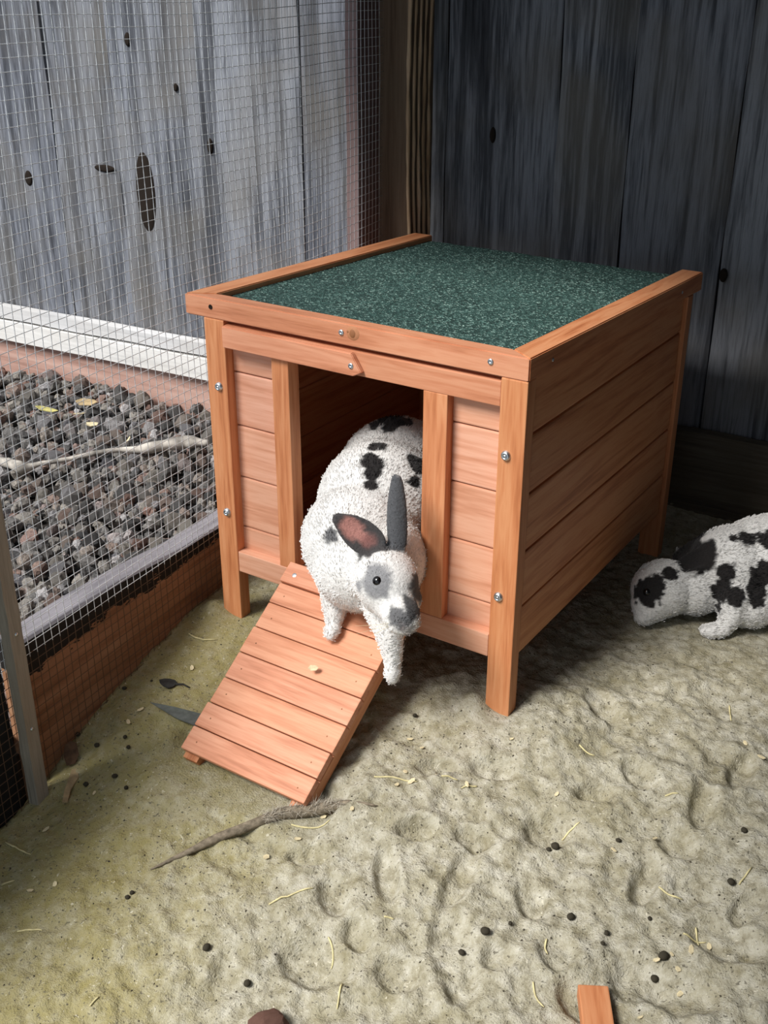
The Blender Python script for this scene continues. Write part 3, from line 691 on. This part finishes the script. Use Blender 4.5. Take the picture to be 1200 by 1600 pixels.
# rabbit crouching by the back wall, half out of the frame
rb2 = empty('rabbit', (.68, .42, 0)); tag(rb2, 'white rabbit with large black patches crouching on the sand right of the hutch', 'rabbit')
o1 = Vector((.68, .42, 0))
def q2(a, b, z): return Vector((.593+.836*a-.548*b, .352+.548*a+.836*b, z))     # a: back along the body, b: away from the camera
ax = (.836, .548, 0)
bm = bmesh.new()
ell(bm, q2(.0, .0, .050), (.048, .042, .044), (-.9, -.45, -.35))          # skull
ell(bm, q2(-.018, -.016, .036), (.032, .029, .030), (-.8, -.5, -.5))
ell(bm, q2(-.026, -.026, .025), (.022, .019, .018), (-.6, -.6, -.6))
ell(bm, q2(.050, .006, .052), (.048, .043, .045), ax)
ell(bm, q2(.105, .020, .073), (.070, .062, .068), ax)
ell(bm, q2(.175, .030, .081), (.100, .075, .072), ax)
ell(bm, q2(.260, .035, .084), (.095, .080, .078), ax)
limb(bm, [q2(.100, -.030, .055), q2(.092, -.045, .028), q2(.082, -.052, .014)], [.030, .018, .013]); ell(bm, q2(.068, -.056, .011), (.024, .013, .0105), (-1, -.65, 0))
ell(bm, q2(.125, -.030, .040), (.045, .030, .036), ax)
limb(bm, [q2(.100, .055, .055), q2(.092, .065, .028), q2(.082, .070, .014)], [.030, .018, .013]); ell(bm, q2(.068, .070, .011), (.024, .013, .0105), (-1, -.65, 0))
ell(bm, q2(.245, -.035, .060), (.070, .036, .055), ax); ell(bm, q2(.205, -.055, .013), (.055, .018, .013), ax)
ell(bm, q2(.245, .095, .060), (.070, .036, .055), ax); ell(bm, q2(.205, .105, .013), (.055, .018, .013), ax)
ell(bm, q2(.355, .035, .075), (.026, .024, .024))
ear(bm, q2(.022, -.006, .083), q2(.078, .002, .118), (-.3, -.8, .5), .016)
ear(bm, q2(.022, .020, .085), q2(.080, .040, .118), (-.3, -.3, .8), .016)
bmesh.ops.translate(bm, verts=bm.verts, vec=-o1)
bme2 = solidify_body('body', bm)
SP2 = []
SP2 += [((.583, .3125, .0604), (.023, .024, .022), BLACK, .1), ((.592, .319, .072), .013, BLACK, .1), ((.6794, .3693, .0975), .0135, BLACK, .1), ((.677, .360, .068), .017, BLACK, .1), ((.698, .3574, .067), .015, BLACK, .1),
 ((.720, .381, .070), .0165, BLACK, .1), ((.719, .391, .088), .0165, BLACK, .1), ((.724, .376, .056), .012, BLACK, .1), ((.700, .407, .142), (.026, .026, .013), BLACK, .1), ((.724, .412, .143), (.026, .03, .016), BLACK, .1), ((.672, .402, .136), .007, BLACK, .1),
 ((.730, .395, .103), .016, BLACK, .1), ((.6766, .3588, .039), .0075, BLACK, .1), ((.76, .42, .10), .03, BLACK, .1), ((.80, .46, .15), .03, BLACK, .1), ((.606, .336, .088), .012, BLACK, .1)]
for a_, b_, F_ in ((q2(.022, -.006, .083), q2(.078, .002, .118), (-.3, -.8, .5)), (q2(.022, .020, .085), q2(.080, .040, .118), (-.3, -.3, .8))):
    SP2.append(((a_+b_)/2, (.046, .024, .015), BLACK, .1, b_-a_, F_))
co, C4 = coat(bme2, WHITE, [(Vector(c)-o1, *k) for c, *k in SP2])
bd2 = mobj('body', bme2, FUR, rb2); fur(rb2, bme2, C4, 46000, .0055, (.836, .548, .1), 4, [(Vector((.580, .335, .045))-o1, .040), (q2(.05, .01, .105)-o1, .035)])
def eye(par, o_, c, r): return mobj('eye', lathe([(r*math.sin(a), -r*math.cos(a)) for a in [math.pi*k/10 for k in range(11)]], 16), EYE, par, Vector(c)-o_)
eye(rb, o0, (.3945, -.1205, .2225), .0072); eye(rb, o0, (.4165, -.0875, .2205), .0070)
eye(rb2, o1, (.5825, .3135, .0590), .0065); eye(rb2, o1, (.560, .352, .0590), .0065)
for q, (dx, dz) in enumerate(((-.03, .004), (-.028, -.008), (-.032, -.002))):
    mobj('whisker', tube_mesh([Vector((.428, -.136, .184))-o0, Vector((.412, -.150+.002*q, .178+dz))-o0, Vector((.392+dx*.2, -.158, .168+dz*2))-o0], [.0003, .00022, .0001], 4), SHAV, rb)

# ------------------------------------------------------------------ bits on the sand
def on(x, y, d=0.0): return (x, y, HZ(x, y)+d)
straws = [(.426, -.177, .477, -.157, 'long pale straw stem on the sand just right of the ramp foot'), (.418, -.379, .452, -.34, 'pale straw stem on the sand below the grey bark strip'), (.5, -.378, .52, -.401, None), (.72, -.323, .741, -.34, 'short upright-looking straw left of the orange stake'), (.545, -.416, .557, -.442, 'pale straw at the bottom of the picture by the reddish rock'), (.621, 0, .643, -.001, 'short straw on the sand right of the front hutch leg'), (.659, -.125, .672, -.108, None), (.786, -.149, .814, -.148, 'bent pale straw at the edge of a paw print on the right'), (.831, -.195, .853, -.185, 'pale straw crossing another straw at the right edge'), (.838, -.174, .848, -.192, 'straw lying across another straw at the right edge'), (.708, -.267, .717, -.283, None), (.369, -.273, .41, -.25, 'pale straw lying under the grey bark strip'), (.053, -.452, .101, -.452, 'faint straw on yellow-tinted sand at the left edge'), (.106, -.502, .114, -.489, None), (.019, -.066, .068, -.058, 'thin yellow straw on sand left of the front left hutch leg'), (.179, -.54, .207, -.527, 'dull straw on yellow-tinted sand at the lower left edge'), (.332, -.572, .332, -.559, None), (.861, -.107, .866, -.08, None), (.753, .19, .766, .156, None), (.498, -.135, .517, -.127, None), (.544, -.334, .554, -.33, None), (.743, -.02, .757, -.015, None), (.541, -.121, .527, -.136, None)]
for x0, y0, x1, y1, lb in straws:
    pts = []; cu = rs.uniform(-.12, .12)
    for k in range(8):
        f = k/7; b = 4*f*(1-f)*cu; x = x0+(x1-x0)*f-(y1-y0)*b; y = y0+(y1-y0)*f+(x1-x0)*b; pts.append(Vector(on(x, y, .0012)))
    c = pts[0].copy(); o = mobj('straw', tube_mesh([p-c for p in pts], [.0009, .0011, .0011, .001, .001, .001, .0009, .0005], 6), STRAW, None, c)
    tag(o, lb or 'short pale straw snippet lying on the sand', 'straw', 'straw bits on the sand')
drops = [(.663, -.154, .0062), (.657, -.1583, .0039), (.7213, -.1086, .0039), (.8526, -.1092, .0055), (.6499, -.2985, .0062), (.7184, -.2299, .0055), (.7605, -.231, .0039), (.8226, -.2278, .007), (.822, -.2473, .0055), (.6378, -.3269, .0047), (.4555, -.464, .0055), (.3925, -.4564, .0055), (.7923, -.1896, .0031), (.4118, -.0588, .0039), (.6665, -.2717, .0031), (.7629, -.2478, .0031), (.8421, -.0331, .0047), (.2709, -.4465, .0039), (.2706, -.4535, .0039), (.079, -.2631, .0039), (.0491, -.2876, .0047), (.0799, -.3385, .0047), (.1383, -.3226, .0039), (.1096, -.3145, .0047), (.0948, -.2732, .0039), (.012, -.287, .0047), (.0149, -.1978, .0039), (.0391, -.1682, .0023)]
dm = []
for q in range(4):
    bm = bmesh.new(); bmesh.ops.create_icosphere(bm, subdivisions=2, radius=1)
    for v in bm.verts: v.co *= 1+.18*mnoise.noise(v.co*1.6+Vector((q*5, 0, 0))); v.co.z *= .85
    me = bpy.data.meshes.new('dropping'); bm.to_mesh(me); bm.free(); me.polygons.foreach_set('use_smooth', [True]*len(me.polygons)); me.materials.append(DROP); dm.append(me)
for k, (x, y, r) in enumerate(drops):
    o = mobj('dropping', dm[k % 4], None, None, on(x, y, r*.6), (0, 0, rs.uniform(0, 6))); r *= .74; o.scale = (r*rs.uniform(1, 1.25), r, r)
    tag(o, 'small dark round rabbit dropping on the sand', 'dropping', 'rabbit droppings on the sand')
shav = [(.544, -.037), (.394, -.241), (.425, -.092), (.531, -.129), (.432, -.234), (.448, -.099), (.757, -.087), (.722, -.123), (.841, -.236), (.829, -.222), (.828, -.303), (.631, -.085), (.064, -.217), (.102, -.345), (.066, -.243), (.089, -.416), (.146, -.492), (.371, -.325), (.391, -.289), (.492, .044), (.858, -.189), (.17, -.474), (.073, -.12), (.459, -.176), (.821, .104), (.796, .119), (.455, -.15), (.47, -.16), (.485, -.13), (.845, -.21), (.85, -.25), (.818, -.235)]
for x, y in shav:
    flake('wood_shaving', SHAV, *on(x, y, .0018), rs.uniform(.006, .012), rs.uniform(.003, .006), rs.uniform(0, 6), 'tiny pale wood shaving on the sand', 'wood shaving', 'wood shavings on the sand', .3, None, .0006)
# tiny crumbs nobody could count
V = []; F = []; rr = np.random.RandomState(3)
cx = rr.uniform(.0, 1.0, 2600); cy = rr.uniform(-.68, .25, 2600)
hz = sand_h(cx, cy)
for x, y, h in zip(cx, cy, hz):
    if x < wallx(y)+.01 or (.17 < x < .38 and -.27 < y < 0): continue
    r = .0007+.0014*rr.rand()**3; b = len(V); a = rr.uniform(0, 6)
    V += [(x+r*math.cos(a), y+r*math.sin(a), h), (x-r*math.cos(a), y-r*math.sin(a), h), (x-r*.6*math.sin(a), y+r*.6*math.cos(a), h), (x+r*.6*math.sin(a), y-r*.6*math.cos(a), h), (x, y, h+r)]
    F += [(b, b+2, b+4), (b+2, b+1, b+4), (b+1, b+3, b+4), (b+3, b, b+4)]
cr = mobj('crumbs', pymesh('crumbs', V, F, False), flat('crumb', (.07, .06, .045), .9, .1, 0, 30, .6)); cr['kind'] = 'stuff'; tag(cr, 'dark crumbs of soil scattered over the sand', 'crumbs')
# frayed grey-brown bark strip in front of the ramp
tp = [(.264, -.409), (.28, -.377), (.295, -.348), (.312, -.32), (.331, -.294), (.35, -.267), (.387, -.238), (.42, -.223), (.455, -.213)]
tr = [.0010, .0032, .0052, .0060, .0062, .0078, .0075, .0042, .0008]
bs = empty('bark_strip', on(*tp[4])); tag(bs, 'frayed grey-brown bark strip lying across the foot of the ramp', 'bark')
b0 = Vector(bs.location); P3 = []; R3 = []
for k in range(len(tp)-1):
    for j in range(5):
        f = j/5; x = tp[k][0]*(1-f)+tp[k+1][0]*f; y = tp[k][1]*(1-f)+tp[k+1][1]*f; r = tr[k]*(1-f)+tr[k+1]*f
        P3.append(Vector(on(x, y, r*.75))-b0); R3.append(r*(1+.18*mnoise.noise((k+f, 3, 1))))
P3.append(Vector(on(*tp[-1], .001))-b0); R3.append(.0006)
# smooth heights
for _ in range(14):
    zz = [p.z for p in P3]
    for k in range(1, len(P3)-1): P3[k].z = (zz[k-1]+zz[k]+zz[k+1])/3
mobj('strip', tube_mesh(P3, R3, 9), FIBRE, bs)
V = []; F = []
for q in range(800):
    k = rs.randrange(22, 34); p = P3[k]+Vector((rs.gauss(0, .004), rs.gauss(0, .004), rs.uniform(0, .008))); d = Vector((rs.gauss(.5, .6), rs.gauss(.35, .6), rs.gauss(.55, .5))).normalized(); L = rs.uniform(.006, .020)
    sdv = d.cross(Vector((0, 0, 1))).normalized()*.00035; b = len(V); V += [p-sdv, p+sdv, p+d*L+Vector((0, 0, -.003))]; F.append((b, b+1, b+2))
ft_ = mobj('frayed_fibres', pymesh('frayed_fibres', V, F, False), flat('pale_fibre', (.42, .38, .31), .9, .1), bs); ft_['kind'] = 'stuff'
# leaves, chips, stake, rock
LEAFP = [(-.5, 0), (-.3, .22), (0, .34), (.3, .3), (.46, .12), (.42, -.2), (.2, -.36), (-.15, -.3), (-.38, -.18)]
lf = flake('dead_leaf', LEAFD, *on(.066, -.163, .004), .026, .028, .4, 'curled dark dead leaf with a stalk on the sand left of the ramp', 'leaf', None, .2, LEAFP, .0015, .3)
mobj('stalk', tube_mesh([(.010, 0, .001), (.022, .001, .004), (.034, -.003, .003)], [.0016, .0012, .0014], 6), LEAFD, lf)
PT = [(-.5, .06), (-.1, .34), (.5, .5), (.5, -.35), (.1, -.28)]
flake('grey_leaf', SLATE, *on(.118, -.204, .006), .085, .032, .15, 'grey-green pointed leaf tip poking out from under the ramp', 'leaf', None, .08, PT, .0012, .05)
CP = [(-.3, -.5), (.2, -.45), (.45, -.1), (.35, .4), (0, .5), (-.35, .35), (-.45, -.1)]
o = flake('bark_chip', BROWNC, *on(.030, -.316, .012), .022, .032, .9, 'brown bark chip standing at the foot of the baseboard', 'bark', None, .1, CP, .003, .2); o.rotation_euler = (math.radians(55), .1, .9)
SPT = [(-.5, .3), (-.25, .5), (.1, .15), (.5, .22), (.5, -.2), (.12, -.35), (-.25, -.3), (-.5, -.2)]
flake('wood_splinter', TANW, *on(.062, -.350, .004), .062, .016, -.95, 'tan curled wood splinter on sand beside the left batten', 'wood chip', None, .1, SPT, .0018, .12)
flake('wood_shaving', SHAV, .297, -.126, .0655, .014, .008, .5, 'pale wood shaving lying on the ramp', 'wood shaving', None, 0, None, .0006).rotation_euler = (ra, 0, .5)
stk = mobj('wooden_stake', None or box_mesh(.031, .20, .016, .0015), PINE['y'], None, (.8245, -.385, HZ(.80, -.33)+.011), (math.radians(-2), 0, .52)); tag(stk, 'orange wooden stake end poking into the bottom of the picture', 'stake')
bm = bmesh.new(); bmesh.ops.create_icosphere(bm, subdivisions=3, radius=1)
for v in bm.verts: v.co *= 1+.28*mnoise.noise(v.co*1.3)+.1*mnoise.noise(v.co*4); v.co.z *= .7
me = bpy.data.meshes.new('rock'); bm.to_mesh(me); bm.free(); o = mobj('rock', me, ROCKR, None, on(.512, -.498, .006), (0, 0, 1)); o.scale = (.022, .016, .016); tag(o, 'small reddish rock at the bottom edge of the sand', 'rock')
